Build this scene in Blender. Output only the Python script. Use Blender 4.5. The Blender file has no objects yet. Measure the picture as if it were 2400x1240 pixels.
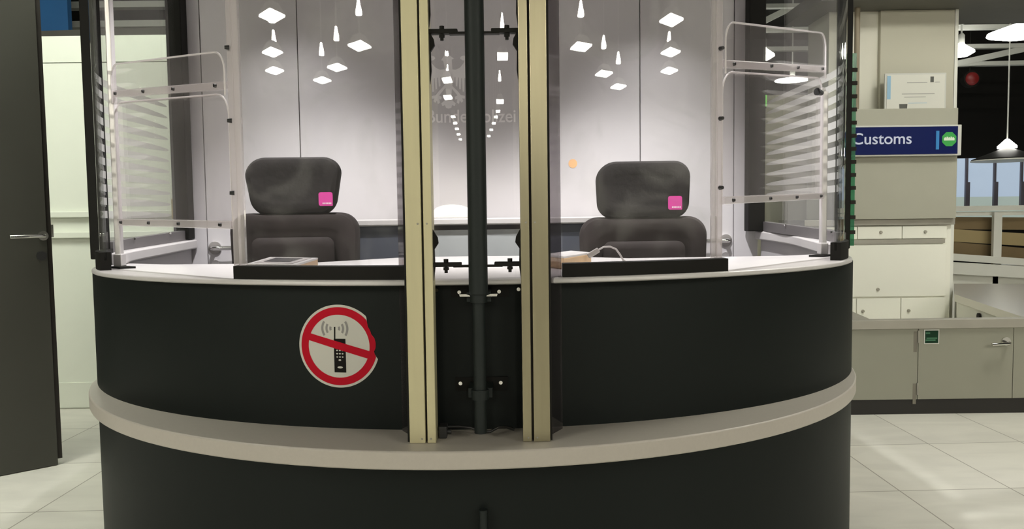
import bpy, bmesh, math, random
from math import sin, cos, pi, radians, sqrt, atan2
from mathutils import Vector, Matrix

random.seed(4)
S = bpy.context.scene
COL = S.collection

# ------------------------------------------------------------------ camera
CAM_H = 1.17
cd = bpy.data.cameras.new('camera'); cam = bpy.data.objects.new('camera', cd); COL.objects.link(cam)
cd.sensor_width = 36.0; cd.lens = 27.0; cd.clip_start = 0.05; cd.clip_end = 200
th = math.atan(110 / 1800.0); ro = 0.0131
fw = Vector((0, cos(th), -sin(th))); r0 = Vector((1, 0, 0)); u0 = Vector((0, sin(th), cos(th)))
up = u0 * cos(ro) + r0 * sin(ro); rt = r0 * cos(ro) - u0 * sin(ro)
cam.matrix_world = Matrix(((rt.x, up.x, -fw.x, 0), (rt.y, up.y, -fw.y, 0), (rt.z, up.z, -fw.z, CAM_H), (0, 0, 0, 1)))
S.camera = cam

# ------------------------------------------------------------------ world, exposure
w = bpy.data.worlds.new('hall'); S.world = w; w.use_nodes = True
w.node_tree.nodes['Background'].inputs[0].default_value = (0.75, 0.8, 0.72, 1)
w.node_tree.nodes['Background'].inputs[1].default_value = 0.02
S.view_settings.view_transform = 'Standard'
try: S.view_settings.look = 'None'
except Exception: pass
S.view_settings.exposure = 0.0; S.view_settings.gamma = 1.0; S.view_settings.use_curve_mapping = False
S.cycles.transparent_max_bounces = 40
S.cycles.max_bounces = 10; S.cycles.glossy_bounces = 5
S.cycles.sample_clamp_indirect = 6.0

LAMP_L = 70.0         # radiance of the hall lamps' diffusers
FILL_L = 18.5          # added unseen fill lamps: left aisle, right aisle, right side bench
FILL_R = 28.0
FILL_B = 8.0
SPOT_WALL = 30.0       # booth downlights over the rear wall (W)
ZT = 2.46              # underside of the added booth roof
SPOT_DESK = 112.0       # booth downlights over the worktop (W)

# ------------------------------------------------------------------ materials
def mat(name, col, rough=0.5, metal=0.0, spec=0.5, noise=0.0, scale=8.0, emit=None, est=0.0, bump=0.0, stretch=None):
    m = bpy.data.materials.new(name); m.use_nodes = True
    nt = m.node_tree; b = nt.nodes['Principled BSDF']
    b.inputs['Base Color'].default_value = (*col, 1); b.inputs['Roughness'].default_value = rough
    b.inputs['Metallic'].default_value = metal
    b.inputs['Specular IOR Level'].default_value = spec
    if emit: b.inputs['Emission Color'].default_value = (*emit, 1); b.inputs['Emission Strength'].default_value = est
    if noise or bump:
        tc = nt.nodes.new('ShaderNodeTexCoord'); nz = nt.nodes.new('ShaderNodeTexNoise')
        nz.inputs['Scale'].default_value = scale; nz.inputs['Detail'].default_value = 6
        if stretch:
            mp = nt.nodes.new('ShaderNodeMapping'); mp.inputs['Scale'].default_value = stretch
            nt.links.new(tc.outputs['Object'], mp.inputs[0]); nt.links.new(mp.outputs[0], nz.inputs['Vector'])
        else: nt.links.new(tc.outputs['Object'], nz.inputs['Vector'])
        if noise:
            mx = nt.nodes.new('ShaderNodeMix'); mx.data_type = 'RGBA'
            mx.inputs[6].default_value = (*[max(0, c * (1 - noise)) for c in col], 1)
            mx.inputs[7].default_value = (*[min(1, c * (1 + noise)) for c in col], 1)
            nt.links.new(nz.outputs[0], mx.inputs[0]); nt.links.new(mx.outputs[2], b.inputs['Base Color'])
        if bump:
            bp = nt.nodes.new('ShaderNodeBump'); bp.inputs['Strength'].default_value = bump; bp.inputs['Distance'].default_value = 0.004
            nt.links.new(nz.outputs[0], bp.inputs['Height']); nt.links.new(bp.outputs[0], b.inputs['Normal'])
    return m

def glass(name, tint=(0.95, 0.96, 0.95), haze=0.03, hazecol=(0.8, 0.8, 0.78), smudge=0.0, rough=0.0, ior=1.45, scale=3.0):
    """thin pane: clear, mirror by Fresnel, plus diffuse haze and smears for smudges and painted veiling reflections"""
    m = bpy.data.materials.new(name); m.use_nodes = True; nt = m.node_tree; nt.nodes.clear()
    out = nt.nodes.new('ShaderNodeOutputMaterial'); tr = nt.nodes.new('ShaderNodeBsdfTransparent'); gl = nt.nodes.new('ShaderNodeBsdfGlossy')
    df = nt.nodes.new('ShaderNodeBsdfDiffuse'); fr = nt.nodes.new('ShaderNodeFresnel'); m1 = nt.nodes.new('ShaderNodeMixShader'); m2 = nt.nodes.new('ShaderNodeMixShader')
    tr.inputs[0].default_value = (*tint, 1); gl.inputs['Roughness'].default_value = rough; df.inputs[0].default_value = (*hazecol, 1); geo = nt.nodes.new('ShaderNodeNewGeometry'); mr = nt.nodes.new('ShaderNodeMapRange'); mr.inputs['To Min'].default_value = ior; mr.inputs['To Max'].default_value = 1 / ior
    nt.links.new(geo.outputs['Backfacing'], mr.inputs[0]); nt.links.new(mr.outputs[0], fr.inputs['IOR'])
    gl.inputs[0].default_value = (1, 1, 1, 1)
    nt.links.new(tr.outputs[0], m1.inputs[1]); nt.links.new(df.outputs[0], m1.inputs[2])
    m1.inputs[0].default_value = haze
    if smudge:
        tc = nt.nodes.new('ShaderNodeTexCoord'); nz = nt.nodes.new('ShaderNodeTexNoise'); rp = nt.nodes.new('ShaderNodeMapRange')
        nz.inputs['Scale'].default_value = scale; nz.inputs['Detail'].default_value = 7; nz.inputs['Distortion'].default_value = 1.6
        rp.inputs['From Min'].default_value = 0.5; rp.inputs['From Max'].default_value = 0.75
        rp.inputs['To Min'].default_value = haze; rp.inputs['To Max'].default_value = haze + smudge
        nt.links.new(tc.outputs['Object'], nz.inputs['Vector']); nt.links.new(nz.outputs[0], rp.inputs[0]); nt.links.new(rp.outputs[0], m1.inputs[0])
    nt.links.new(fr.outputs[0], m2.inputs[0]); nt.links.new(m1.outputs[0], m2.inputs[1]); nt.links.new(gl.outputs[0], m2.inputs[2])
    nt.links.new(m2.outputs[0], out.inputs[0])
    return m

def floor_mat():
    m = bpy.data.materials.new('pale stone tiles'); m.use_nodes = True; nt = m.node_tree; b = nt.nodes['Principled BSDF']
    N = nt.nodes.new; L = nt.links.new
    def math_(op, a, bb=None):
        n = N('ShaderNodeMath'); n.operation = op
        for i, v in enumerate((a, bb)):
            if v is None: continue
            if isinstance(v, (int, float)): n.inputs[i].default_value = v
            else: L(v, n.inputs[i])
        return n.outputs[0]
    tc = N('ShaderNodeTexCoord'); sp = N('ShaderNodeSeparateXYZ'); L(tc.outputs['Object'], sp.inputs[0])
    X, Y = sp.outputs[0], sp.outputs[1]
    xs = math_('DIVIDE', math_('SUBTRACT', math_('ABSOLUTE', math_('ADD', X, 0.165)), 1.785), 0.474)
    ys = math_('DIVIDE', math_('SUBTRACT', math_('SUBTRACT', Y, math_('MULTIPLY', X, 0.031)), 3.118), 0.638)
    def line(v, wd):
        f = math_('FRACT', v); d = math_('MINIMUM', f, math_('SUBTRACT', 1.0, f))
        return math_('LESS_THAN', d, wd)
    ln = math_('MAXIMUM', line(xs, 0.006), line(ys, 0.0045))
    cell = N('ShaderNodeCombineXYZ'); L(math_('FLOOR', xs), cell.inputs[0]); L(math_('FLOOR', ys), cell.inputs[1])
    wn = N('ShaderNodeTexWhiteNoise'); wn.noise_dimensions = '2D'; L(cell.outputs[0], wn.inputs['Vector'])
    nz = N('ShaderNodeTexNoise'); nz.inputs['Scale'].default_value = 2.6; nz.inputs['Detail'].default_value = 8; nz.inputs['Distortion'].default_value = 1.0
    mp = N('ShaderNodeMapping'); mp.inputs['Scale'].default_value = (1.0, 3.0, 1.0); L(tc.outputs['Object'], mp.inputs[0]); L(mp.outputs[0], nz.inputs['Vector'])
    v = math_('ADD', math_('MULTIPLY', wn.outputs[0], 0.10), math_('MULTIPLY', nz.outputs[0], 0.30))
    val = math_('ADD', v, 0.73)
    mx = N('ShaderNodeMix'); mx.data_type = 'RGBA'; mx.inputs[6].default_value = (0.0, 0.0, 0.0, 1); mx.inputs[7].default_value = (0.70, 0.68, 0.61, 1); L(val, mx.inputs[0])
    m2 = N('ShaderNodeMix'); m2.data_type = 'RGBA'; L(ln, m2.inputs[0]); L(mx.outputs[2], m2.inputs[6]); m2.inputs[7].default_value = (0.30, 0.28, 0.24, 1)
    L(m2.outputs[2], b.inputs['Base Color']); b.inputs['Roughness'].default_value = 0.38; b.inputs['Specular IOR Level'].default_value = 0.35
    return m

M = dict(
    floor=floor_mat(),
    ceil=mat('black ceiling', (0.012, 0.013, 0.011), 0.9, noise=.2),
    dark=mat('dark hall wall', (0.015, 0.014, 0.012), 0.8, noise=.4, scale=1.5),
    white_wall=mat('greenish white panel', (0.71, 0.74, 0.65), 0.5, noise=.02),
    booth_wall=mat('booth wall laminate', (0.60, 0.578, 0.59), 0.45, noise=.01),
    seam=mat('dark joint', (0.10, 0.09, 0.09), 0.8, noise=.1),
    counter_dark=mat('green black laminate', (0.0075, 0.0105, 0.0095), 0.5, spec=.2, noise=.15, scale=300),
    counter_white=mat('white solid surface', (0.63, 0.605, 0.595), 0.30, noise=.02),
    ledge=mat('grey solid surface', (0.50, 0.463, 0.41), 0.40, noise=.05, scale=120),
    black=mat('black powder coat', (0.008, 0.0075, 0.006), 0.6, spec=.2, noise=.2),
    pole=mat('dark grey green paint', (0.014, 0.019, 0.018), 0.5, spec=.3, noise=.1, scale=200),
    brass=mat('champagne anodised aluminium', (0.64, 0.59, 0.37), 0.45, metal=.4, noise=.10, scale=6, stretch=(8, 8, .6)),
    slit=mat('dark slot', (0.02, 0.016, 0.012), 0.8, noise=.1),
    steel=mat('brushed steel', (0.62, 0.60, 0.55), 0.30, metal=.9, noise=.08, scale=30, stretch=(1, 20, 20)),
    steel_dull=mat('dull steel edge', (0.40, 0.38, 0.33), 0.5, metal=.5, noise=.1),
    chrome=mat('chrome', (0.75, 0.74, 0.72), 0.12, metal=1.0, noise=.02),
    silver=mat('silver satin post', (0.72, 0.69, 0.68), 0.35, metal=.5, noise=.03),
    chair=mat('charcoal fabric', (0.030, 0.027, 0.026), 0.9, spec=.2, noise=.35, scale=60, bump=.3),
    chair_leather=mat('worn brown black fabric', (0.040, 0.032, 0.031), 0.75, spec=.25, noise=.35, scale=14, bump=.2),
    plastic=mat('black plastic', (0.02, 0.02, 0.02), 0.4, noise=.1),
    magenta=mat('magenta tag', (0.72, 0.06, 0.36), 0.5, noise=.03),
    pale=mat('pale print', (0.9, 0.75, 0.82), 0.6, noise=.02),
    brass_shaded=mat('shaded champagne metal', (0.36, 0.325, 0.215), 0.34, metal=.9, noise=.14, scale=6, stretch=(8, 8, .6)),  # darker copy of the champagne metal; the right post's dim reflections put into colour
    red=mat('sign red', (0.50, 0.006, 0.022), 0.6, spec=.12, noise=.04),
    sticker=mat('sticker white', (0.60, 0.59, 0.53), 0.4, noise=.03),
    sticker_black=mat('sticker black', (0.007, 0.006, 0.005), 0.6, spec=.15, noise=.1),
    sticker_grey=mat('sticker grey', (0.27, 0.26, 0.25), 0.5, noise=.05),
    emblem=mat('white vinyl', (0.93, 0.90, 0.90), 0.5, noise=.01),
    emblem_pale=mat('pale grey vinyl', (0.90, 0.88, 0.88), 0.5, noise=.01),
    orange=mat('orange sticker', (0.85, 0.50, 0.24), 0.5, noise=.04),
    door=mat('dark grey door paint', (0.050, 0.050, 0.041), 0.5, spec=.3, noise=.06, scale=3),
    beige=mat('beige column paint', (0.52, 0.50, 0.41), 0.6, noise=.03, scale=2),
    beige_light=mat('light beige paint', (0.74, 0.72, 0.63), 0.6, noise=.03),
    grey_fascia=mat('grey green fascia', (0.40, 0.39, 0.32), 0.55, noise=.04),
    brown_pipe=mat('brown grey pipe', (0.30, 0.25, 0.18), 0.5, noise=.15),
    blue=mat('sign blue', (0.004, 0.010, 0.085), 0.55, spec=.15, noise=.05),
    blue_light=mat('sign letters', (0.62, 0.66, 0.85), 0.5, noise=.02),
    cyan=mat('sign stripe', (0.03, 0.22, 0.55), 0.5, noise=.03),
    green=mat('badge green', (0.04, 0.36, 0.07), 0.5, noise=.03),
    badge_pale=mat('badge pale', (0.75, 0.85, 0.70), 0.5, noise=.02),
    sign_frame=mat('sign frame', (0.62, 0.62, 0.58), 0.45, noise=.02),
    cabinet=mat('cream cabinet', (0.87, 0.86, 0.77), 0.45, noise=.015),
    bench=mat('grey bench panel', (0.29, 0.285, 0.23), 0.5, noise=.05, scale=3),
    stain=mat('hinge stain', (0.19, 0.175, 0.14), 0.7, noise=.2),
    kick=mat('black kick board', (0.014, 0.012, 0.010), 0.6, noise=.1),
    label_green=mat('dark green label', (0.006, 0.035, 0.016), 0.6, spec=.2, noise=.1),
    label_print=mat('label print', (0.05, 0.17, 0.09), 0.6, noise=.05),
    paper=mat('notice paper', (0.72, 0.71, 0.65), 0.5, noise=.02),
    paper_blue=mat('notice blue', (0.30, 0.50, 0.68), 0.5, noise=.05),
    ink=mat('notice ink', (0.35, 0.35, 0.33), 0.6, noise=.05),
    ink_dark=mat('dark ink', (0.10, 0.10, 0.09), 0.6, noise=.05),
    truss=mat('grey white truss paint', (0.55, 0.56, 0.52), 0.6, noise=.05),
    beam_dark=mat('dark beam', (0.12, 0.115, 0.10), 0.6, noise=.1),
    blue_panel=mat('blue hall panel', (0.02, 0.13, 0.34), 0.5, noise=.05),
    credenza=mat('slate blue panel', (0.075, 0.082, 0.105), 0.6, noise=.12),
    credenza_grey=mat('light grey panel', (0.40, 0.42, 0.42), 0.5, noise=.03),
    wood=mat('pale wood', (0.60, 0.40, 0.22), 0.5, noise=.15, scale=6, stretch=(1, 1, 12)),
    tan=mat('tan board', (0.42, 0.33, 0.17), 0.5, noise=.05),
    brown=mat('brown board', (0.23, 0.165, 0.085), 0.5, noise=.1),
    rail_white=mat('white rail', (0.80, 0.80, 0.74), 0.45, noise=.02),
    screen=mat('dark screen', (0.10, 0.095, 0.10), 0.25, noise=.1),
    grey_plastic=mat('grey plastic', (0.40, 0.37, 0.36), 0.45, noise=.05),
    rail_base=mat('grey base channel', (0.13, 0.12, 0.12), 0.5, noise=.1),
    lamp_white=mat('lamp diffuser', (0.9, 0.9, 0.85), 0.5, emit=(1.0, 0.97, 0.86), est=LAMP_L, noise=.01),
    fill_lamp_l=mat('fill lamp diffuser', (0.9, 0.9, 0.85), 0.5, emit=(0.97, 1.0, 0.88), est=FILL_L, noise=.01),
    fill_lamp_r=mat('fill lamp diffuser', (0.9, 0.9, 0.85), 0.5, emit=(1.0, 0.99, 0.88), est=FILL_R, noise=.01),
    fill_lamp_b=mat('fill lamp diffuser', (0.9, 0.9, 0.85), 0.5, emit=(1.0, 0.99, 0.88), est=FILL_B, noise=.01),
    lamp_bulb=mat('lamp bulb', (0.9, 0.9, 0.85), 0.5, emit=(1.0, 0.95, 0.8), est=300, noise=.01),
    lamp_warm=mat('warm lamp glass', (0.95, 0.92, 0.8), 0.4, emit=(1.0, 0.93, 0.68), est=.62, noise=.01),
    lamp_far=mat('far lamp bulb', (0.9, 0.9, 0.85), 0.5, emit=(1.0, 0.98, 0.9), est=14, noise=.01),
    red_lamp=mat('red signal lamp', (0.10, 0.006, 0.006), 0.5, emit=(1.0, 0.03, 0.02), est=0.03, noise=.02),
    window=mat('lit window pane', (0.3, 0.36, 0.42), 0.25, emit=(0.52, 0.64, 0.80), est=0.62, noise=.03),
    window_low=mat('greenish low pane', (0.3, 0.36, 0.34), 0.25, emit=(0.42, 0.50, 0.45), est=0.62, noise=.03),
    mullion=mat('grey mullion', (0.13, 0.12, 0.15), 0.5, noise=.05),
    green_lamp=mat('green exit lamp', (0.2, 0.6, 0.1), 0.4, emit=(0.3, 1.0, 0.2), est=.8, noise=.02),
    frost=None, edge_green=None,
)
M['pane'] = glass('front glass', (0.965, 0.965, 0.96), .012, smudge=.085, scale=4.5)
M['pane_clean'] = glass('clean glass', (0.97, 0.97, 0.965), .006, smudge=.01)
M['side_glass'] = glass('side glass', (0.95, 0.96, 0.95), .02, smudge=.02, scale=5)
M['acrylic'] = glass('acrylic strip', (0.92, 0.90, 0.90), .34, (0.84, 0.80, 0.80), rough=.1)
M['acrylic_plate'] = glass('acrylic plate', (0.96, 0.95, 0.95), .05, (0.85, 0.8, 0.8), smudge=.02)
M['acrylic_edge'] = glass('acrylic bright edge', (0.95, 0.93, 0.93), .75, (0.95, 0.92, 0.92), rough=.1)
M['frost'] = glass('frosted band', (0.62, 0.63, 0.60), .62, (0.66, 0.655, 0.62), rough=.3)
M['fin'] = glass('smoky side acrylic', (0.58, 0.56, 0.57), .025, (0.5, 0.47, 0.48), rough=.05)
M['edge_green'] = glass('green glass edge', (0.35, 0.70, 0.50), .40, (0.10, 0.38, 0.22), rough=.2)

# ------------------------------------------------------------------ helpers
ORG = {}
def link_props(o, label=None, cat=None, group=None, kind=None):
    if label: o['label'] = label
    if cat: o['category'] = cat
    if group: o['group'] = group
    if kind: o['kind'] = kind
    return o

def thing(name, label, cat, loc=(0, 0, 0), group=None, kind=None):
    o = bpy.data.objects.new(name, None); COL.objects.link(o); o.location = loc; o.empty_display_size = .1
    ORG[o.name] = Vector(loc)
    return link_props(o, label, cat, group, kind)

def obj(name, bm, material, parent=None, smooth=False, label=None, local=False, bevel=0.0):
    me = bpy.data.meshes.new(name)
    bmesh.ops.recalc_face_normals(bm, faces=bm.faces[:])
    bm.to_mesh(me); bm.free()
    mats = material if isinstance(material, (list, tuple)) else [material]
    for m in mats: me.materials.append(m)
    if smooth:
        for p in me.polygons: p.use_smooth = True
        try: me.set_sharp_from_angle(angle=radians(38))
        except Exception: pass
    o = bpy.data.objects.new(name, me); COL.objects.link(o)
    if parent is not None:
        o.parent = parent
        if not local and parent.name in ORG: o.location = -ORG[parent.name]
    if label: o['label'] = label
    if bevel:
        b = o.modifiers.new('bevel', 'BEVEL'); b.width = bevel; b.segments = 2; b.limit_method = 'ANGLE'
    return o

def one(name, bm, material, label, cat, group=None, smooth=False, kind=None, bevel=0.0):
    return link_props(obj(name, bm, material, None, smooth, bevel=bevel), label, cat, group, kind)

def B(): return bmesh.new()
def hexa(bm, p):
    v = [bm.verts.new(q) for q in p]
    for f in ((0, 1, 2, 3), (7, 6, 5, 4), (0, 4, 5, 1), (1, 5, 6, 2), (2, 6, 7, 3), (3, 7, 4, 0)): bm.faces.new([v[i] for i in f])
    return bm
def box(x0, x1, y0, y1, z0, z1, bm=None):
    bm = bm or B()
    return hexa(bm, [(x0, y0, z0), (x1, y0, z0), (x1, y1, z0), (x0, y1, z0), (x0, y0, z1), (x1, y0, z1), (x1, y1, z1), (x0, y1, z1)])
def bar(a, b, t, h, bm=None):
    """bar from a to b, t across (horizontal), h high (vertical for level bars)"""
    bm = bm or B(); a = Vector(a); b = Vector(b); d = (b - a).normalized()
    s = d.cross(Vector((0, 0, 1)))
    s = Vector((1, 0, 0)) if s.length < 1e-4 else s.normalized()
    n = s.cross(d).normalized(); s *= t / 2; n *= h / 2
    return hexa(bm, [a - s - n, a + s - n, a + s + n, a - s + n, b - s - n, b + s - n, b + s + n, b - s + n])
def cyl(a, b, r, n=20, r2=None, bm=None, cap=True):
    bm = bm or B(); a = Vector(a); b = Vector(b); d = (b - a).normalized(); r2 = r if r2 is None else r2
    s = d.orthogonal().normalized(); t = d.cross(s)
    A = [bm.verts.new(a + (s * cos(2 * pi * i / n) + t * sin(2 * pi * i / n)) * r) for i in range(n)]
    C = [bm.verts.new(b + (s * cos(2 * pi * i / n) + t * sin(2 * pi * i / n)) * r2) for i in range(n)]
    for i in range(n): bm.faces.new([A[i], A[(i + 1) % n], C[(i + 1) % n], C[i]])
    if cap: bm.faces.new(A[::-1]); bm.faces.new(C)
    return bm
def tube(pts, r, n=10, bm=None):
    bm = bm or B(); pts = [Vector(p) for p in pts]; rings = []
    prev = None
    for i, p in enumerate(pts):
        d = (pts[min(i + 1, len(pts) - 1)] - pts[max(i - 1, 0)]).normalized()
        s = d.orthogonal().normalized() if prev is None else (prev - d * prev.dot(d)).normalized()
        prev = s; t = d.cross(s)
        rings.append([bm.verts.new(p + (s * cos(2 * pi * k / n) + t * sin(2 * pi * k / n)) * r) for k in range(n)])
    for i in range(len(rings) - 1):
        for k in range(n): bm.faces.new([rings[i][k], rings[i][(k + 1) % n], rings[i + 1][(k + 1) % n], rings[i + 1][k]])
    bm.faces.new(rings[0][::-1]); bm.faces.new(rings[-1])
    return bm
def lathe(prof, c, n=28, bm=None):
    bm = bm or B(); rings = []
    for r, z in prof: rings.append([bm.verts.new((c[0] + r * cos(2 * pi * k / n), c[1] + r * sin(2 * pi * k / n), c[2] + z)) for k in range(n)])
    for i in range(len(rings) - 1):
        for k in range(n): bm.faces.new([rings[i][k], rings[i][(k + 1) % n], rings[i + 1][(k + 1) % n], rings[i + 1][k]])
    bm.faces.new(rings[0][::-1]); bm.faces.new(rings[-1])
    return bm
def band(P, Q, z0, z1, bm=None):
    """closed solid between two plan polylines with the same number of points"""
    bm = bm or B(); n = len(P)
    z0 = z0 if isinstance(z0, (list, tuple)) else [z0] * n; z1 = z1 if isinstance(z1, (list, tuple)) else [z1] * n
    p0 = [bm.verts.new((*P[i], z0[i])) for i in range(n)]; p1 = [bm.verts.new((*P[i], z1[i])) for i in range(n)]
    q0 = [bm.verts.new((*Q[i], z0[i])) for i in range(n)]; q1 = [bm.verts.new((*Q[i], z1[i])) for i in range(n)]
    for i in range(n - 1):
        bm.faces.new([p0[i], p0[i + 1], p1[i + 1], p1[i]]); bm.faces.new([q0[i + 1], q0[i], q1[i], q1[i + 1]])
        bm.faces.new([p1[i], p1[i + 1], q1[i + 1], q1[i]]); bm.faces.new([p0[i + 1], p0[i], q0[i], q0[i + 1]])
    bm.faces.new([p0[0], p1[0], q1[0], q0[0]]); bm.faces.new([q0[-1], q1[-1], p1[-1], p0[-1]])
    return bm
def prism_xz(poly, y0, y1, bm=None):
    bm = bm or B(); a = [bm.verts.new((x, y0, z)) for x, z in poly]; b = [bm.verts.new((x, y1, z)) for x, z in poly]; n = len(poly)
    bm.faces.new(a); bm.faces.new(b[::-1])
    for i in range(n): bm.faces.new([a[i], b[i], b[(i + 1) % n], a[(i + 1) % n]])
    return bm
def prism_xy(poly, z0, z1, bm=None):
    bm = bm or B(); a = [bm.verts.new((x, y, z0)) for x, y in poly]; b = [bm.verts.new((x, y, z1)) for x, y in poly]; n = len(poly)
    bm.faces.new(a[::-1]); bm.faces.new(b)
    for i in range(n): bm.faces.new([a[i], a[(i + 1) % n], b[(i + 1) % n], b[i]])
    return bm
def rrect(x0, x1, z0, z1, r, n=6):
    rr = r if isinstance(r, (list, tuple)) else [r] * 4      # bl, br, tr, tl
    out = []
    for (cx_, cz_, a0, q) in ((x0 + rr[0], z0 + rr[0], pi, rr[0]), (x1 - rr[1], z0 + rr[1], 1.5 * pi, rr[1]), (x1 - rr[2], z1 - rr[2], 0, rr[2]), (x0 + rr[3], z1 - rr[3], .5 * pi, rr[3])):
        for i in range(n + 1):
            t = a0 + i / n * pi / 2; out.append((cx_ + q * cos(t), cz_ + q * sin(t)))
    return out
def loft(outline, layers, bm=None):
    """cushion: outline in xz, layers of (y, inset factor 0..1, dz) from front to back"""
    bm = bm or B(); cx_ = sum(p[0] for p in outline) / len(outline); cz_ = sum(p[1] for p in outline) / len(outline); rings = []
    hw = max(abs(p[0] - cx_) for p in outline); hh = max(abs(p[1] - cz_) for p in outline)
    for y, ins in layers:
        sx = 1 - ins / hw; sz = 1 - ins / hh
        rings.append([bm.verts.new((cx_ + (x - cx_) * sx, y, cz_ + (z - cz_) * sz)) for x, z in outline])
    n = len(outline)
    for i in range(len(rings) - 1):
        for k in range(n): bm.faces.new([rings[i][k], rings[i][(k + 1) % n], rings[i + 1][(k + 1) % n], rings[i + 1][k]])
    bm.faces.new(rings[0]); bm.faces.new(rings[-1][::-1])
    return bm
def text_bm(body, x0, x1, z0, z1, y, depth=.002, offset=0.0, mapf=None):
    """lettering facing -y, fitted to the given box"""
    cu = bpy.data.curves.new('t', 'FONT'); cu.body = body; cu.extrude = .02; cu.offset = offset
    to = bpy.data.objects.new('t', cu); COL.objects.link(to)
    dg = bpy.context.evaluated_depsgraph_get(); me = bpy.data.meshes.new_from_object(to.evaluated_get(dg))
    bm = B(); bm.from_mesh(me); bpy.data.objects.remove(to); bpy.data.curves.remove(cu); bpy.data.meshes.remove(me)
    xs = [v.co.x for v in bm.verts]; ys = [v.co.y for v in bm.verts]; zs = [v.co.z for v in bm.verts]
    for v in bm.verts:
        a = (v.co.x - min(xs)) / (max(xs) - min(xs)); b = (v.co.y - min(ys)) / (max(ys) - min(ys)); c = (v.co.z - min(zs)) / (max(zs) - min(zs))
        v.co = (x0 + a * (x1 - x0), y - c * depth, z0 + b * (z1 - z0))
    return bm
def screw(name, p, d, r, parent, m=None, length=.006, local=False):
    p = Vector(p); d = Vector(d).normalized()
    return obj(name, cyl(p, p + d * length, r, 12, r * .75), m or M['chrome'], parent, True, local=local)

CX, CY = -0.136, 3.0076
def ell(a, b, t): return (CX + a * sin(t), CY - b * cos(t))
def arc(a, b, t0, t1, n): return [ell(a, b, t0 + (t1 - t0) * i / n) for i in range(n + 1)]
def ell_y(a, b, x): return CY - b * sqrt(max(0, 1 - ((x - CX) / a) ** 2))
def softarc(a, b, x0, x1, n, k=.5):
    ys = [ell_y(a, b, x0), ell_y(a, b, x1)]
    return [(x0 + (x1 - x0) * i / n, k * ell_y(a, b, x0 + (x1 - x0) * i / n) + (1 - k) * (ys[0] + (ys[1] - ys[0]) * i / n)) for i in range(n + 1)]
def t_of_x(a, x): return math.asin(max(-1, min(1, (x - CX) / a)))
def xarc(a, b, x0, x1, n): return arc(a, b, t_of_x(a, x0), t_of_x(a, x1), n)

# ------------------------------------------------------------------ the hall shell
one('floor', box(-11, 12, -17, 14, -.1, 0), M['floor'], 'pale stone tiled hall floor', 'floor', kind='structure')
one('ceiling', box(-11, 12, -17, 14, 4.3, 4.4), M['ceil'], 'black ceiling of the hall', 'ceiling', kind='structure')
one('wall_back', box(-11, 12, 13.0, 13.1, 0, 4.3), M['dark'], 'dark far wall of the hall', 'wall', kind='structure')

# white partition at the left
wl = one('wall_left', box(-4.6, -2.0, 4.80, 4.92, 0, 2.155), M['white_wall'], 'white panelled partition behind the grey door', 'wall', kind='structure')
one('trim_1', box(-4.6, -2.0, 4.80, 4.92, 2.161, 2.32), M['white_wall'], 'white top panel of the left partition', 'trim', kind='structure')
one('trim_2', box(-4.6, -2.0, 4.772, 4.80, 1.206, 1.243), M['white_wall'], 'upper white rail across the left partition', 'trim', kind='structure', bevel=.004)
one('trim_3', box(-4.6, -2.0, 4.772, 4.80, 1.078, 1.116), M['white_wall'], 'lower white rail across the left partition', 'trim', kind='structure', bevel=.004)
one('baseboard_left', box(-4.6, -2.0, 4.788, 4.80, 0.008, 0.168), M['white_wall'], 'white baseboard of the left partition', 'baseboard', kind='structure')
one('wall_panel', box(-2.075, -1.985, 4.70, 4.79, 1.19, 1.31), M['tan'], 'small beige box at the end of the white partition beside the dark glass post', 'box', bevel=.004)

# grey door leaf, open, at the left edge
dd = Vector((.753, .658, 0)).normalized(); dn = Vector((.658, -.753, 0)).normalized()
D0 = Vector((-2.19, 3.678, 0))
def dpt(s, o, z): return D0 + dd * s + dn * o + Vector((0, 0, z))
def dbox(s0, s1, o0, o1, z0, z1):
    return hexa(B(), [dpt(s0, o0, z0), dpt(s1, o0, z0), dpt(s1, o1, z0), dpt(s0, o1, z0), dpt(s0, o0, z1), dpt(s1, o0, z1), dpt(s1, o1, z1), dpt(s0, o1, z1)])
door = thing('door_1', 'dark grey door leaf with a lever handle standing open at the left edge', 'door', (-2.19, 3.678, 0), kind='structure')
obj('leaf', dbox(-.95, -.03, -.045, 0, .004, 2.45), M['door'], door)
obj('rebate_edge', dbox(-.03, -.008, -.045, -.012, .03, 2.45), M['slit'], door, label='black rubber edge of the door')
hh = obj('door_handle', tube([dpt(-.045, 0, 1.113), dpt(-.045, .035, 1.113), dpt(-.05, .05, 1.113), dpt(-.065, .055, 1.113), dpt(-.12, .055, 1.112), dpt(-.185, .052, 1.111)], .0095, 12), M['chrome'], door, True, label='chrome lever handle')
obj('rose', cyl(dpt(-.045, 0, 1.113), dpt(-.045, .008, 1.113), .022, 20), M['chrome'], hh, True)
obj('lock_cover', cyl(dpt(-.055, 0, 1.018), dpt(-.055, .006, 1.018), .022, 20), M['plastic'], door, True, label='dark round lock cover')
obj('latch', dbox(-.012, .002, -.034, -.014, 1.105, 1.165), M['chrome'], door, label='metal latch plate on the door edge')

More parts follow.
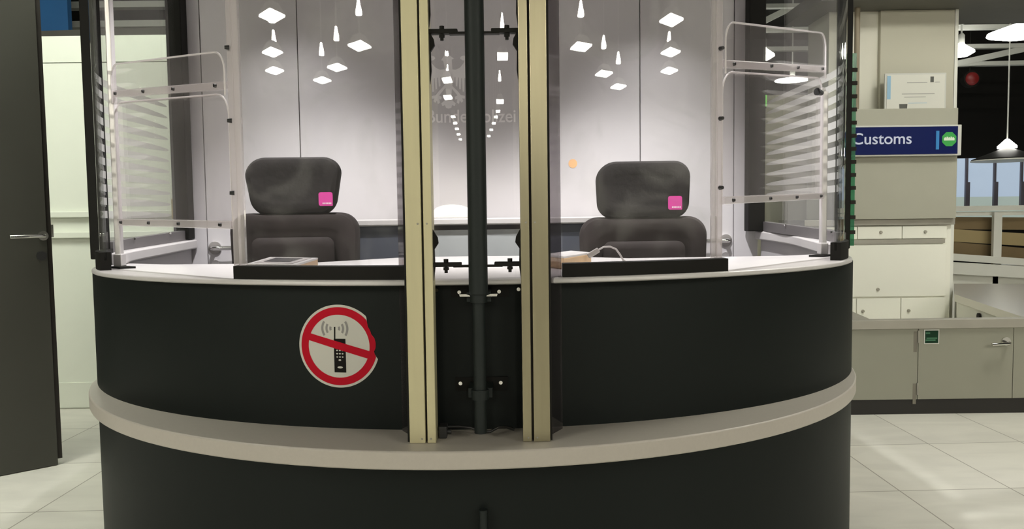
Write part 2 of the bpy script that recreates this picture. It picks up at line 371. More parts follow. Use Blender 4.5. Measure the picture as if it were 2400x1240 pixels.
# ------------------------------------------------------------------ booth rear wall and roof
WA, WB = Vector((-1.545, 3.60, 0)), Vector((1.20, 3.74, 0))
wd = (WB - WA).normalized(); wn_ = Vector((wd.y, -wd.x, 0))
def wpt(x, o, z):
    s = (x - WA.x) / wd.x
    return WA + wd * s + wn_ * o + Vector((0, 0, z))
def wbox(x0, x1, o0, o1, z0, z1):
    return hexa(B(), [wpt(x0, o0, z0), wpt(x1, o0, z0), wpt(x1, o1, z0), wpt(x0, o1, z0), wpt(x0, o0, z1), wpt(x1, o0, z1), wpt(x1, o1, z1), wpt(x0, o1, z1)])
one('wall_rear', wbox(-1.545, 1.20, -.08, -.012, 0, ZT - .004), M['seam'], 'rear wall of the booth behind the white panels', 'wall', kind='structure')
g = .0025
def panel(name, x0, x1, label, cat):
    return one(name, wbox(x0 + g, x1 - g, -.012, 0, 0.01, ZT - .004), M['booth_wall'], label, cat, kind='structure')
panel('trim_4', -1.545, -1.428, 'narrow pale panel at the left end of the booth wall', 'trim')
dl = panel('door_2', -1.428, -.985, 'pale left door in the booth wall', 'door')
panel('wall_booth', -.985, .622, 'wide pale centre panel of the booth wall', 'wall')
dr = panel('door_3', .622, 1.078, 'pale right door in the booth wall', 'door')
panel('trim_5', 1.078, 1.20, 'narrow pale panel at the right end of the booth wall', 'trim')
for dparent, x, sgn in ((dl, -1.392, 1), (dr, 1.038, -1)):
    z = 1.046
    ro_ = obj('rose', cyl(wpt(x, 0, z), wpt(x, .010, z), .030, 24), M['chrome'], dparent, True)
    obj('door_handle', tube([wpt(x, .01, z), wpt(x, .045, z), wpt(x + sgn * .012, .056, z), wpt(x + sgn * .05, .058, z), wpt(x + sgn * .115, .056, z)], .0105, 12), M['chrome'], dparent, True, label='chrome lever handle')
    obj('keyhole_cover', cyl(wpt(x, 0, z - .075), wpt(x, .006, z - .075), .018, 18), M['chrome'], dparent, True)
# roof and header added unseen to keep hall light off the booth; downlights
rf = arc(1.95, 1.50, -pi / 2, pi / 2, 40)
one('roof', prism_xy([(-2.086, 3.75)] + rf + [(1.814, 3.85)], ZT, ZT + .08), M['booth_wall'], 'flat roof added unseen over the booth to block hall light', 'roof', kind='structure')
hd = arc(1.46, 1.19, radians(-88), radians(88), 60); hz = [1.24 + .295 * y for x, y in hd]
one('added_header', band(hd, arc(1.43, 1.16, radians(-88), radians(88), 60), hz, ZT), M['black'], 'dark header band added unseen under the booth roof to shade the rear wall', 'trim', smooth=True, kind='structure')  # added band out of view, shades the upper rear wall from hall lamps
def downlight(x, y, watts, size, blend, aim, label):
    t = thing('downlight', label, 'downlight', (x, y, ZT), 'downlights in the booth roof')
    obj('ring', lathe([(.055, 0), (.055, -.012), (.042, -.014), (.040, 0)], (x, y, ZT)), M['silver'], t, True)
    ld = bpy.data.lights.new('spot', 'SPOT'); ld.energy = watts; ld.spot_size = size; ld.spot_blend = blend; ld.shadow_soft_size = .03
    ld.color = (1.0, .98, .985)
    lo = bpy.data.objects.new('lamp_light', ld); COL.objects.link(lo); lo.parent = t
    lo.location = (0, 0, -.02); lo.rotation_euler = (Vector(aim) - Vector((x, y, (ZT - .02)))).to_track_quat('-Z', 'Y').to_euler()
downlight(-.985, 3.24, SPOT_WALL, radians(88), .9, (-.985, 3.27, 0), 'round downlight in the booth roof at the left of the rear wall')
downlight(.70, 3.32, SPOT_WALL * 1.15, radians(88), .9, (.70, 3.35, 0), 'round downlight in the booth roof at the right of the rear wall')
downlight(-.86, 2.62, SPOT_DESK, radians(95), .6, (-.72, 3.0, 0), 'round downlight in the booth roof over the left worktop')
downlight(.58, 2.66, SPOT_DESK * 1.12, radians(95), .6, (.62, 3.10, 0), 'round downlight in the booth roof over the right worktop')

# eagle emblem (outline measured on the wall), and the word below it
def eg(u, v): return ((u - 515) * .000574 - .290, 1.812 - (v - 650) * .000574)
emb = thing('wall_emblem', 'white eagle emblem on the booth wall above the lettering', 'emblem', tuple(wpt(-.29, 0, 1.81)))
def wprism(poly, o0=.0006, o1=.0016):
    bm = B(); a = [bm.verts.new(wpt(x, o1, z)) for x, z in poly]; b = [bm.verts.new(wpt(x, o0, z)) for x, z in poly]; n = len(poly)
    bm.faces.new(a); bm.faces.new(b[::-1])
    for i in range(n): bm.faces.new([a[i], b[i], b[(i + 1) % n], a[(i + 1) % n]])
    return bm
body = [(487, 436), (520, 430), (548, 448), (566, 462), (548, 470), (552, 540), (556, 640), (548, 690), (540, 760), (500, 760), (492, 690), (486, 640), (490, 540), (478, 480), (462, 474)]
obj('body', wprism([eg(*p) for p in body]), M['emblem_pale'], emb)
for s in (-1, 1):
    def mir(p): return (515 + s * abs(515 - p[0]) if p[0] <= 515 else 515 - s * abs(p[0] - 515), p[1])
    wing = [(488, 548), (450, 552), (415, 535), (386, 500), (376, 478), (395, 476), (414, 462), (408, 446), (385, 438), (352, 446), (330, 478), (322, 530), (326, 600), (336, 690), (346, 690), (350, 610), (356, 610), (360, 720), (371, 720), (374, 620), (380, 620), (385, 730), (397, 730), (400, 620), (406, 620), (412, 712), (424, 708), (427, 615), (433, 615), (440, 690), (452, 684), (454, 610), (460, 610), (466, 660), (480, 650), (488, 600)]
    obj('wing', wprism([eg(*mir(p)) for p in wing]), M['emblem_pale'], emb)
    leg = [(492, 668), (498, 690), (452, 745), (440, 760), (462, 772), (456, 796), (442, 788), (446, 820), (428, 830), (422, 800), (408, 820), (392, 806), (402, 784), (380, 786), (380, 764), (412, 758), (436, 728), (474, 690)]
    obj('leg', wprism([eg(*mir(p)) for p in leg]), M['emblem_pale'], emb)
tail = [(498, 770), (534, 770), (548, 800), (575, 826), (566, 846), (544, 838), (538, 860), (515, 868), (494, 860), (486, 838), (466, 846), (456, 826), (484, 800)]
obj('tail', wprism([eg(*p) for p in tail]), M['emblem_pale'], emb)
def on_wall(bm, o):
    for v in bm.verts: v.co = wpt(v.co.x, o - v.co.y, v.co.z)
    return bm
one('wall_lettering', on_wall(text_bm('Bundespolizei', -.391, .026, 1.602, 1.682, 0, .0012, .008), .0006), M['emblem'], 'white word lettering on the booth wall below the eagle emblem', 'lettering')
one('round_sticker', cyl(wpt(.297, .0004, 1.424), wpt(.297, .0016, 1.424), .021, 28), M['orange'], 'small round orange sticker on the booth wall left of the right chair', 'sticker')

# ------------------------------------------------------------------ back shelf
def qarc(x0, x1, yc, sag, n):
    xm = (x0 + x1) / 2
    return [(x0 + (x1 - x0) * i / n, yc - sag * ((x0 + (x1 - x0) * i / n - xm) / ((x1 - x0) / 2)) ** 2) for i in range(n + 1)]
bs = thing('back_shelf', 'low curved sideboard with a white top against the booth wall behind the chairs', 'sideboard', (-.17, 3.5, 0))
f_ = qarc(-1.02, .72, 3.40, .16, 24); k_ = [(x, wpt(x, 0, 0).y - .004) for x, y in f_]
obj('top', band(f_, k_, 1.140, 1.170), M['counter_white'], bs, True, bevel=.006)
f2 = [(x, y + .03) for x, y in f_]
def sub(P, x0, x1): return [p for p in P if x0 - 1e-6 <= p[0] <= x1 + 1e-6]
for nm, a_, b_, m_, lb in (('side_panel', -1.02, -.44, 'credenza', 'dark slate panel'), ('front_panel', -.442, .065, 'credenza_grey', 'light grey panel'), ('side_panel', .065, .72, 'credenza', 'dark slate panel')):
    n_ = 12
    P = [(a_ + (b_ - a_) * i / n_, 3.43 - .16 * ((a_ + (b_ - a_) * i / n_ + .15) / .87) ** 2) for i in range(n_ + 1)]
    Q = [(x, y + .04) for x, y in P]
    obj(nm, band(P, Q, .02, 1.118 if m_ == 'credenza_grey' else 1.1385), M[m_], bs, True, label=lb)
lamp = thing('dome_lamp', 'glowing low dome lamp on the white back shelf left of the central pole', 'lamp', (-.27, 3.50, 1.170))
bm = lathe([(.086, .006), (.092, .014), (.088, .030), (.072, .048), (.045, .058), (.012, .062)], (-.27, 3.50, 1.170)); obj('dome', bm, M['lamp_warm'], lamp, True)
obj('base', lathe([(.094, 0), (.096, .003), (.092, .0065)], (-.27, 3.50, 1.170)), M['silver'], lamp, True)

# ------------------------------------------------------------------ the counter
ct = thing('passport_counter', 'dark half oval booth counter with a white top and a grey luggage ledge', 'counter', (CX, CY, 0))
NA = 80
po = arc(1.40, 1.039, -pi / 2, pi / 2, NA); pi_ = arc(1.37, 1.009, -pi / 2, pi / 2, NA)
obj('upper_front', band(po, pi_, .62, 1.003), M['counter_dark'], ct, True)
obj('lower_front', band(po, pi_, 0.0, .576), M['counter_dark'], ct, True)
ta = radians(84)
lo_ = arc(1.387, 1.228, -ta, ta, NA); li_ = arc(1.375, 1.02, -ta, ta, NA)
lo_ = [(p[0] if 0 < i < NA else p[0], p[1]) for i, p in enumerate(lo_)]
obj('ledge', band(lo_, li_, .5755, .621), M['ledge'], ct, True, label='grey ledge around the counter', bevel=.004)
# white top: curved front rim, officers' side cut back
ro_pts = arc(1.388, 1.1017, radians(-86), radians(86), NA)
backs = [(1.24, 2.93), (1.0, 2.80), (.70, 2.78), (.42, 2.77), (.30, 2.87), (.19, 2.99), (.03, 3.045), (-.14, 3.07), (-.31, 3.06), (-.45, 3.02), (-.58, 2.88), (-.70, 2.765), (-.95, 2.735), (-1.25, 2.76), (-1.50, 2.90)]
bm = B(); rings = []
for z, ins in ((1.003, .004), (1.006, 0), (1.013, 0), (1.0165, .0025), (1.018, .006)):
    rings.append([bm.verts.new((CX + (x - CX) * (1 - ins / 1.3), CY + (y - CY) * (1 - ins / 1.1), z)) for x, y in ro_pts] + [bm.verts.new((x, y, z)) for x, y in backs])
n = len(rings[0])
for i in range(len(rings) - 1):
    for k in range(n): bm.faces.new([rings[i][k], rings[i][(k + 1) % n], rings[i + 1][(k + 1) % n], rings[i + 1][k]])
bm.faces.new(rings[0][::-1]); bm.faces.new(rings[-1])
obj('countertop', bm, M['counter_white'], ct, True, label='white top with a rounded rim')
# side walls and their white cap rails
capL_i = [(-1.405, 2.775), (-1.430, 2.90), (-1.442, 3.04), (-1.452, 3.24), (-1.470, 3.595)]
capL_o = [(-1.462, 2.775), (-1.496, 2.90), (-1.508, 3.04), (-1.520, 3.24), (-1.530, 3.595)]
capR_i = [(1.135, 2.80), (1.152, 2.90), (1.172, 3.05), (1.205, 3.36), (1.178, 3.725)]
capR_o = [(1.190, 2.80), (1.216, 2.90), (1.236, 3.05), (1.246, 3.36), (1.240, 3.725)]
def capz(y): return .033 * (y - 2.8)
def dense(P, k=6):
    out = []
    for i in range(len(P) - 1):
        p0 = Vector(P[max(i - 1, 0)]); p1 = Vector(P[i]); p2 = Vector(P[i + 1]); p3 = Vector(P[min(i + 2, len(P) - 1)])
        for j in range(k):
            t = j / k; out.append(tuple(.5 * ((2 * p1) + (p2 - p0) * t + (2 * p0 - 5 * p1 + 4 * p2 - p3) * t * t + (3 * p1 - p0 - 3 * p2 + p3) * t ** 3)))
    return out + [tuple(P[-1])]
for ci, co, sg in ((capL_i, capL_o, -1), (capR_i, capR_o, 1)):
    a_, b_ = dense(ci), dense(co)
    obj('cap_rail', band(a_, b_, [1.0195 + capz(y) for x, y in a_], [1.061 + capz(y) for x, y in a_]), M['counter_white'], ct, True, label='white curved side rail', bevel=.006)
    a2 = [(x + sg * .03, y) for x, y in a_]
    obj('side_wall', band(a2, b_, 0.0, [1.019 + capz(y) for x, y in a_]), M['booth_wall'], ct, True, label='pale inner side wall')

# ------------------------------------------------------------------ side glass with frosted bands
def glass_path(sg):
    x0 = -1.30 if sg < 0 else 1.045
    t0 = t_of_x(1.36, x0); t1 = sg * pi / 2
    P = arc(1.36, 1.07, t0, t1, 22)
    yend = 3.575 if sg < 0 else 3.715
    xe = -1.512 if sg < 0 else 1.206
    xs = P[-1]
    return P + [(xs[0] + (xe - xs[0]) * i / 10, xs[1] + (yend - xs[1]) * i / 10) for i in range(1, 11)]
def offs(P, d):
    out = []
    for i, p in enumerate(P):
        a = Vector(P[max(i - 1, 0)]); b = Vector(P[min(i + 1, len(P) - 1)]); t = (b - a).normalized(); out.append((p[0] - t.y * d, p[1] + t.x * d))
    return out
for sg, side in ((-1, 'left'), (1, 'right')):
    P = glass_path(sg); inn = sg  # inward side sign for offs
    Pi = offs(P, .004 * sg); Po = offs(P, -.004 * sg)
    sgl = thing('side_glass', 'curved %s side glass of the booth with frosted bands' % side, 'glass panel', (P[20][0], P[20][1], 1.018))
    obj('pane', band(Po, Pi, 1.05, ZT), M['side_glass'], sgl, True)
    k0 = next(i for i, p in enumerate(P) if p[1] > 2.78)
    R1, R2 = offs(P, .016 * sg), offs(P, -.016 * sg)
    obj('base_rail', band(R2[k0:], R1[k0:], [1.062 + capz(y) for x, y in P[k0:]], [1.100 + 1.25 * capz(y) for x, y in P[k0:]]), M['rail_base'], sgl, True, label='grey base channel on the side rail')
    obj('base_rail', band(R2[:k0 + 1], R1[:k0 + 1], 1.018, 1.076), M['black'], sgl, True, label='black base channel on the counter')
    for j in (k0 + 3, k0 + 8, k0 + 14):
        if j < len(P): screw('bolt', (R1[j][0], R1[j][1], 1.098 + 1.25 * capz(R1[j][1])), (-sg, -.2, 0), .006, sgl)
    # arc-length positions
    s = [0]
    for i in range(1, len(P)): s.append(s[-1] + (Vector(P[i]) - Vector(P[i - 1])).length)
    def at_s(v):
        for i in range(1, len(P)):
            if v <= s[i]:
                t = (v - s[i - 1]) / (s[i] - s[i - 1]); return Vector(P[i - 1]).lerp(Vector(P[i]), t), (Vector(P[i]) - Vector(P[i - 1])).normalized()
        return Vector(P[-1]), (Vector(P[-1]) - Vector(P[-2])).normalized()
    send = next(s[i] for i in range(len(P)) if P[i][1] > (3.36 if sg < 0 else 3.60))
    rows = [1.20 + .0475 * i for i in range(11)] if sg < 0 else [1.262 + .0475 * i for i in range(10)]
    for z in rows:
        bm = B(); top = []; bot = []; nn = 44
        for i in range(nn + 1):
            q = -1 + 2 * i / nn; h = .0135 * (max(0, 1 - q * q)) ** .42 + 1e-4
            p, t = at_s(.03 + (send - .03) * i / nn); p = p + Vector((-t.y, t.x)) * .0047 * sg
            top.append(bm.verts.new((p.x, p.y, z + h))); bot.append(bm.verts.new((p.x, p.y, z - h)))
        for i in range(nn): bm.faces.new([bot[i], bot[i + 1], top[i + 1], top[i]])
        obj('frosted_band', bm, M['frost'], sgl, True)
    if sg < 0:
        obj('edge_strip', box(-1.506, -1.462, 2.74, 2.80, 1.04, ZT), M['black'], sgl, bevel=.004, label='slim black strip at the outer bend')  # upright black strip along the bend of the glass
        obj('rear_post', box(-1.548, -1.478, 3.52, 3.59, 1.09, ZT), M['black'], sgl, bevel=.004, label='black post at the rear wall')
    else:
        obj('edge_strip', box(1.205, 1.240, 2.81, 2.87, 1.04, ZT), M['black'], sgl, bevel=.004, label='slim black strip at the outer bend')
        obj('rear_post', box(1.122, 1.200, 3.64, 3.71, 1.09, ZT), M['black'], sgl, bevel=.004, label='black post at the rear wall')
        obj('green_edge', box(1.242, 1.262, 2.83, 2.86, 1.05, 1.75), M['edge_green'], sgl, label='green polished glass edge')
        for z in rows + [1.10, 1.155, 1.21]:
            obj('edge_notch', box(1.240, 1.2645, 2.826, 2.8295, z - .007, z + .007), M['slit'], sgl)

# ------------------------------------------------------------------ hinged acrylic hatch screens beside the front glass
def hatch(sg, A, Bp, zlo, zhi, ztop, label):
    """A outer silver post (x,y), Bp inner clear post; pass-through gap under the lower bar"""
    A = Vector((*A, 0)); Bp = Vector((*Bp, 0)); d = (Bp - A).normalized(); nrm = Vector((d.y, -d.x, 0))
    if nrm.y > 0: nrm = -nrm
    L = (Bp - A).length
    t = thing('hatch_screen', label, 'screen', (A.x, A.y, 1.018))
    Z = lambda z: Vector((0, 0, z))
    obj('silver_post', bar(A + Z(1.024), A + Z(ZT if sg < 0 else 1.60), .020, .026), M['silver'], t, bevel=.004, label='silver upright at the outer end')
    obj('foot', bar(A - d * .02 + Z(1.0215), A - d * .02 + nrm * 0.001 + d * .085 + Z(1.0215), .05, .006), M['black'], t, label='flat black foot plate')
    obj('sleeve', bar(A + Z(1.024), A + Z(1.066), .028, .034), M['silver'], t, bevel=.003)
    for k, off in enumerate((-.012, .016)):
        c = Bp + d * off
        obj('clear_post', bar(c + Z(1.02), c + Z(ZT), .017, .020), M['acrylic'], t, bevel=.003, label='clear acrylic upright')
    for z in (1.245, 1.435, 1.625): screw('bolt', Bp + Z(z) + nrm * .010, nrm + d * (.5 * sg), .0065, t, M['plastic'], .012)
    screw('bolt', Bp + Z(1.03) + nrm * .012, nrm, .006, t)
    def plate(s0, s1, z0, z1, r, y_off):
        out = [(u, v + (zhi[0] - zhi[1]) * (1 - u / L) * max(0, min(1.15, (v - zlo[1]) / (zhi[1] - zlo[1])))) for u, v in rrect(s0, s1, z0, z1, r)]; bm = B()
        a = [bm.verts.new(A + d * u + nrm * (y_off + .003) + Z(v)) for u, v in out]; b = [bm.verts.new(A + d * u + nrm * (y_off - .003) + Z(v)) for u, v in out]; n = len(out)
        bm.faces.new(a); bm.faces.new(b[::-1])
        for i in range(n): bm.faces.new([a[i], b[i], b[(i + 1) % n], a[(i + 1) % n]])
        edge = tube([A + d * u + nrm * y_off + Z(v) for u, v in out[10:] + out[:1]], .0028, 6)
        return bm, edge
    # upper fixed plate and lower sliding plate with rounded corners
    m_ = zhi[1]
    bm, e = plate(.02, L - .03, m_ - .03, ztop, [.004, .004, .05, .05], .010); u = obj('upper_plate', bm, M['acrylic_plate'], t); obj('bright_edge', e, M['acrylic_edge'], u, True)
    bm, e = plate(-.006, L - .05, zlo[0] - .012, m_ - .022, [.004, .004, .06, .05], -.010); u = obj('sliding_plate', bm, M['acrylic_plate'], t); obj('bright_edge', e, M['acrylic_edge'], u, True)
    for (za, zb) in (zlo, zhi):
        p, q = A + d * .01 + Z(za), Bp - d * .03 + Z(zb)
        u = obj('cross_bar', bar(p, q, .016, .0225), M['acrylic'], t, bevel=.003, label='clear acrylic crossbar')
        for f in (.05, .33, .60, .93):
            c = p.lerp(q, f) + nrm * .008; screw('bolt', c, nrm, .0058, u, M['plastic'], .006, local=True)
            bpy.context.view_layer.update()
    return t
hl = hatch(-1, (-1.316, 2.575), (-.728, 2.055), (1.172, 1.160), (1.594, 1.532), 1.618, 'clear acrylic hatch screen with crossbars at the left end of the counter')
hr = hatch(1, (1.108, 2.735), (.572, 2.145), (1.232, 1.210), (1.674, 1.589), 1.700, 'clear acrylic hatch screen with crossbars at the right end of the counter')
obj('knob', cyl((1.083, 2.70, 1.588), (1.060, 2.68, 1.590), .009, 14, .013), M['plastic'], hr, True, label='dark knob')
obj('bent_rod', tube([(1.108, 2.735, 1.598), (1.106, 2.732, 1.604), (1.098, 2.722, 1.606), (1.083, 2.70, 1.592)], .006, 8), M['silver'], hr, True)

# ------------------------------------------------------------------ front glass on black plinths
for sg, x0, x1, lab in ((-1, -.735, -.262, 'large curved front glass on a black plinth, left half of the counter'), (1, .128, .585, 'large curved front glass on a black plinth, right half of the counter')):
    t = thing('front_glass', lab, 'glass panel', ((x0 + x1) / 2, ell_y(1.36, 1.07, (x0 + x1) / 2), 1.018))
    P = xarc(1.383, 1.095, x0, x1, 26); Q = xarc(1.34, 1.045, x0, x1, 26)
    obj('plinth', band(P, Q, 1.018, 1.052), M['black'], t, True, label='black base plinth')
    a0, a1 = (x0 + .03, x1) if sg < 0 else (x0, x1 - .03)
    P = softarc(1.364, 1.072, a0, a1, 26); Q = [(x, y + .008) for x, y in P]
    obj('pane', band(P, Q, 1.052, ZT), M['pane'], t, True)
P = xarc(1.364, 1.078, -.262, .128, 10); Q = xarc(1.356, 1.070, -.262, .128, 10)
one('centre_glass', band(P, Q, 1.018, ZT), M['pane_clean'], 'narrow clear glass pane behind the central pole', 'glass panel', smooth=True)

# ------------------------------------------------------------------ metal post pairs
def post(xa, xb, wide_left, label, finx):
    y0, y1 = 1.850, 1.905
    t = thing('metal_post', label, 'post', ((xa + xb) / 2, y0, .621))
    wdt = xb - xa
    if wide_left: o0, o1, i0, i1 = xa, xa + wdt * .60, xa + wdt * .68, xb
    else: i0, i1, o0, o1 = xa, xa + wdt * .32, xa + wdt * .40, xb
    obj('outer_channel', box(o0, o1, y0, y1, .6215, ZT), M['brass' if wide_left else 'brass_shaded'], t, bevel=.0015, label='broad champagne metal strip')
    obj('inner_channel', box(i0, i1, y0, y1, .6215, ZT), M['brass' if wide_left else 'brass_shaded'], t, bevel=.0015, label='narrow champagne metal strip')
    s0, s1 = (o1, i0) if wide_left else (i1, o0)
    obj('slot', box(s0 - .001, s1 + .001, y0 + .012, y1 - .004, .624, ZT), M['slit'], t)
    ex = (o0 - .005, o0 - .0005) if wide_left else (o1 + .0005, o1 + .005)
    obj('gasket', box(ex[0], ex[1], y0 + .003, y1 + .02, .624, ZT), M['black'], t, label='black edge gasket')
    fx = o0 - .001 if wide_left else o1 + .001
    obj('side_fin', hexa(B(), [(fx, y1, .6225), (fx + .004, y1, .6225), (finx + .004, 1.962, .6225), (finx, 1.962, .6225), (fx, y1, ZT - .004), (fx + .004, y1, ZT - .004), (finx + .004, 1.962, ZT - .004), (finx, 1.962, ZT - .004)]), M['fin'], t, label='smoky acrylic side strip')
    mi = (s0 + s1) / 2
    for z in (1.158, .632):
        for dx in (-.011, .011): screw('screw', (mi + dx, y0 + .0005, z), (0, -1, 0), .0028, t, M['steel_dull'], .0015)
    ix = i1 if wide_left else i0; sd = 1 if wide_left else -1
    for zc in (1.11, 1.585, 1.72):
        # rounded dark clip plate on the inner edge
        pts = [(ix - .001 * sd, zc - .10), (ix + sd * .004, zc - .06), (ix + sd * .003, zc - .015), (ix + sd * .013, zc), (ix + sd * .011, zc + .014), (ix + sd * .002, zc + .03), (ix - .001 * sd, zc + .035)]
        obj('clip', prism_xz(pts, y0 + .018, y0 + .03), M['black'], t, label='dark clip on the inner edge')
    return t
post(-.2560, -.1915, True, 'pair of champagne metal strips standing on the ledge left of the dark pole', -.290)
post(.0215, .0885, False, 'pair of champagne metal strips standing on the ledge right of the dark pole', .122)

# ------------------------------------------------------------------ central pole with arms
PX, PY = -.083, 1.872
pl = thing('central_pole', 'dark round pole with clamp arms in the middle of the booth front', 'pole', (PX, 1.872, .63))
obj('upper_tube', cyl((PX, PY, .985), (PX, PY, ZT), .0235, 28), M['pole'], pl, True)
obj('lower_tube', cyl((PX, PY + .005, .638), (PX, PY + .005, .985), .0155, 24), M['pole'], pl, True)
for z, rr in ((.975, .021), (.735, .0215)):
    obj('collar', cyl((PX, PY + .005, z - .012), (PX, PY + .005, z + .012), rr, 24), M['pole'], pl, True)
    u = obj('wall_bracket', box(PX - .03, PX + .03, PY + .02, 1.975, z - .012, z + .012), M['pole'], pl)
    obj('back_plate', box(PX - .075, PX + .075, 1.966, 1.9725, z - .008, z + .022) if z > .9 else box(PX - .068, PX + .068, 1.966, 1.9725, z - .012, z + .024), M['black'], u, local=True)
for sd in (-1, 1):
    obj('ear', prism_xz([(PX + sd * .02, .979), (PX + sd * .045, .979), (PX + sd * .047, .985), (PX + sd * .03, .985), (PX + sd * .02, .981)], PY - .008, PY + .012), M['chrome'], pl, label='bright metal ear')
    for z in (1.616, 1.057):
        xe = -.193 if sd < 0 else .024
        a = obj('clamp_arm', box(min(xe, PX + sd * .04), max(xe, PX + sd * .04), PY - .010, PY + .012, z - .005, z + .006), M['black'], pl, bevel=.002, label='black clamp arm')
        obj('thin_bar', box(min(PX, PX + sd * .06), max(PX, PX + sd * .06), PY - .008, PY + .010, z - .0065, z - .001), M['black'], a, local=True)
        sx = PX + sd * .078
        obj('clamp_screw', cyl((sx, PY, z - .020), (sx, PY, z + .013), .0042, 12), M['black'], a, True, local=True)
        obj('screw_head', cyl((sx, PY, z + .006), (sx, PY, z + .014), .0062, 6), M['black'], a, True, local=True)
        obj('wing_nut', cyl((sx, PY, z - .013), (sx, PY, z - .006), .0068, 8), M['black'], a, True, local=True)
for x, z in ((-.194, .987), (-.136, .981), (-.034, .981), (.016, .986), (-.137, .745), (-.033, .745)):
    yb = ell_y(1.40, 1.039, x)
    s_ = obj('wall_screw', cyl((x, yb - .001, z), (x, yb - .012, z), .0058, 14, .0048), M['chrome'], pl, True, label='bright round screw head')
one('cable', tube([(-.205, 1.915, .632), (-.18, 1.925, .641), (-.14, 1.93, .640), (-.11, 1.925, .6375), (-.083, 1.915, .630), (-.06, 1.915, .630), (-.04, 1.925, .638), (-.02, 1.94, .634), (.0, 1.94, .627)], .0035, 8), M['plastic'], 'thin black cable lying on the ledge behind the pole foot', 'cable', smooth=True)
bb = thing('junction_box', 'small black box on the ledge beside the left metal post', 'box', (-.178, 1.90, .621))
obj('housing', box(-.189, -.168, 1.885, 1.925, .6215, .652), M['plastic'], bb, bevel=.003); obj('cable_gland', cyl((-.168, 1.90, .636), (-.158, 1.90, .636), .006, 12), M['plastic'], bb, True)
cn = thing('conduit', 'short dark grey conduit pipe on the lower counter front below the pole', 'pipe', (-.083, 1.955, 0))
obj('pipe', cyl((-.083, 1.952, .0), (-.083, 1.952, .405), .0105, 18), M['pole'], cn, True); obj('cap', cyl((-.083, 1.952, .405), (-.083, 1.952, .414), .0115, 18), M['pole'], cn, True)

# ------------------------------------------------------------------ torn no-phone sticker on the counter front
SX, SZ = -.4565, .8395
def onbody(u, v, o):
    x = SX + u; return (x, ell_y(1.40, 1.039, x) - o, SZ + v)
st = thing('prohibition_sticker', 'round no phone sticker with a torn right edge on the dark counter front', 'sticker', onbody(0, 0, 0))
KX = .108 / 469; KZ = .110 / 487
def cr(px, pz): return ((px - 706) * KX, (643 - pz) * KZ)
bite = [cr(*p) for p in ((1036, 300), (1040, 340), (1050, 410), (1075, 450), (1090, 500), (1125, 545), (1138, 600), (1135, 660), (1115, 700), (1128, 740), (1150, 775), (1170, 785))]
bang = [(atan2(v, u), sqrt(u * u + v * v)) for u, v in bite]
bang.sort()
def rlim(t):
    for i in range(len(bang) - 1):
        if bang[i][0] <= t <= bang[i + 1][0]:
            f = (t - bang[i][0]) / (bang[i + 1][0] - bang[i][0]); return bang[i][1] + f * (bang[i + 1][1] - bang[i][1])
    return 9
RR = .1095
def ring(r0, r1, o, nr=6, n=144):
    bm = B(); rows = []
    for k in range(n):
        t = -pi + 2 * pi * k / n; lim = rlim(t); ra = min(r0, lim); rb = max(ra + 1e-4, min(r1, lim))
        rows.append([bm.verts.new(onbody((ra + (rb - ra) * j / nr) * cos(t), (ra + (rb - ra) * j / nr) * sin(t), o)) for j in range(nr + 1)])
    for k in range(n):
        for j in range(nr): bm.faces.new([rows[k][j], rows[k][j + 1], rows[(k + 1) % n][j + 1], rows[(k + 1) % n][j]])
    return bm
def quadgrid(corners, o, n=14):
    bm = B(); g_ = []
    for i in range(n + 1):
        row = []
        for j in range(n + 1):
            a = i / n; b = j / n
            u = (1 - a) * (1 - b) * corners[0][0] + a * (1 - b) * corners[1][0] + a * b * corners[2][0] + (1 - a) * b * corners[3][0]
            v = (1 - a) * (1 - b) * corners[0][1] + a * (1 - b) * corners[1][1] + a * b * corners[2][1] + (1 - a) * b * corners[3][1]
            row.append(bm.verts.new(onbody(u, v, o)))
        g_.append(row)
    for i in range(n):
        for j in range(n): bm.faces.new([g_[i][j], g_[i + 1][j], g_[i + 1][j + 1], g_[i][j + 1]])
    return bm
obj('white_disc', ring(.0004, RR, .0008, 12), M['sticker'], st)
obj('red_ring', ring(RR * .758, RR * .942, .0014, 4), M['red'], st)
phn = obj('phone', quadgrid([cr(648, 950), cr(787, 950), cr(787, 555), cr(648, 555)], .0012, 6), M['sticker_black'], st, label='black phone pictogram')
obj('antenna', quadgrid([cr(652, 560), cr(668, 560), cr(672, 418), cr(655, 418)], .0012, 4), M['sticker_black'], phn, local=True)
for (x, z, hw, hh_) in [(685 + 32 * i, 692 + 38 * j, 11, 8) for i in range(3) for j in range(3)] + [(715, 805, 16, 10), (717, 890, 32, 12)]:
    bm = B(); vs = [bm.verts.new(onbody(*cr(x + hw * cos(2 * pi * k / 12), z + hh_ * sin(2 * pi * k / 12)), .0016)) for k in range(12)]; bm.faces.new(vs)
    obj('key', bm, M['sticker'], phn, local=True)
for sd in (-1, 1):
    for r_ in (52, 98, 148):
        bm = B(); A_ = []; C_ = []
        wv = {52: .42, 98: .55, 148: .58}[r_]
        for k in range(13):
            t = -wv + 2 * wv * k / 12
            cxp, czp = 664, 436
            A_.append(bm.verts.new(onbody(*cr(cxp + sd * (r_ - 13) * cos(t), czp + (r_ - 13) * sin(t)), .0012))); C_.append(bm.verts.new(onbody(*cr(cxp + sd * (r_ + 13) * cos(t), czp + (r_ + 13) * sin(t)), .0012)))
        for k in range(12): bm.faces.new([A_[k], A_[k + 1], C_[k + 1], C_[k]])
        obj('radio_wave', bm, M['sticker_grey'], st)
obj('red_slash', quadgrid([cr(345, 575), cr(1075, 792), cr(1085, 700), cr(360, 492)], .0020, 20), M['red'], st)

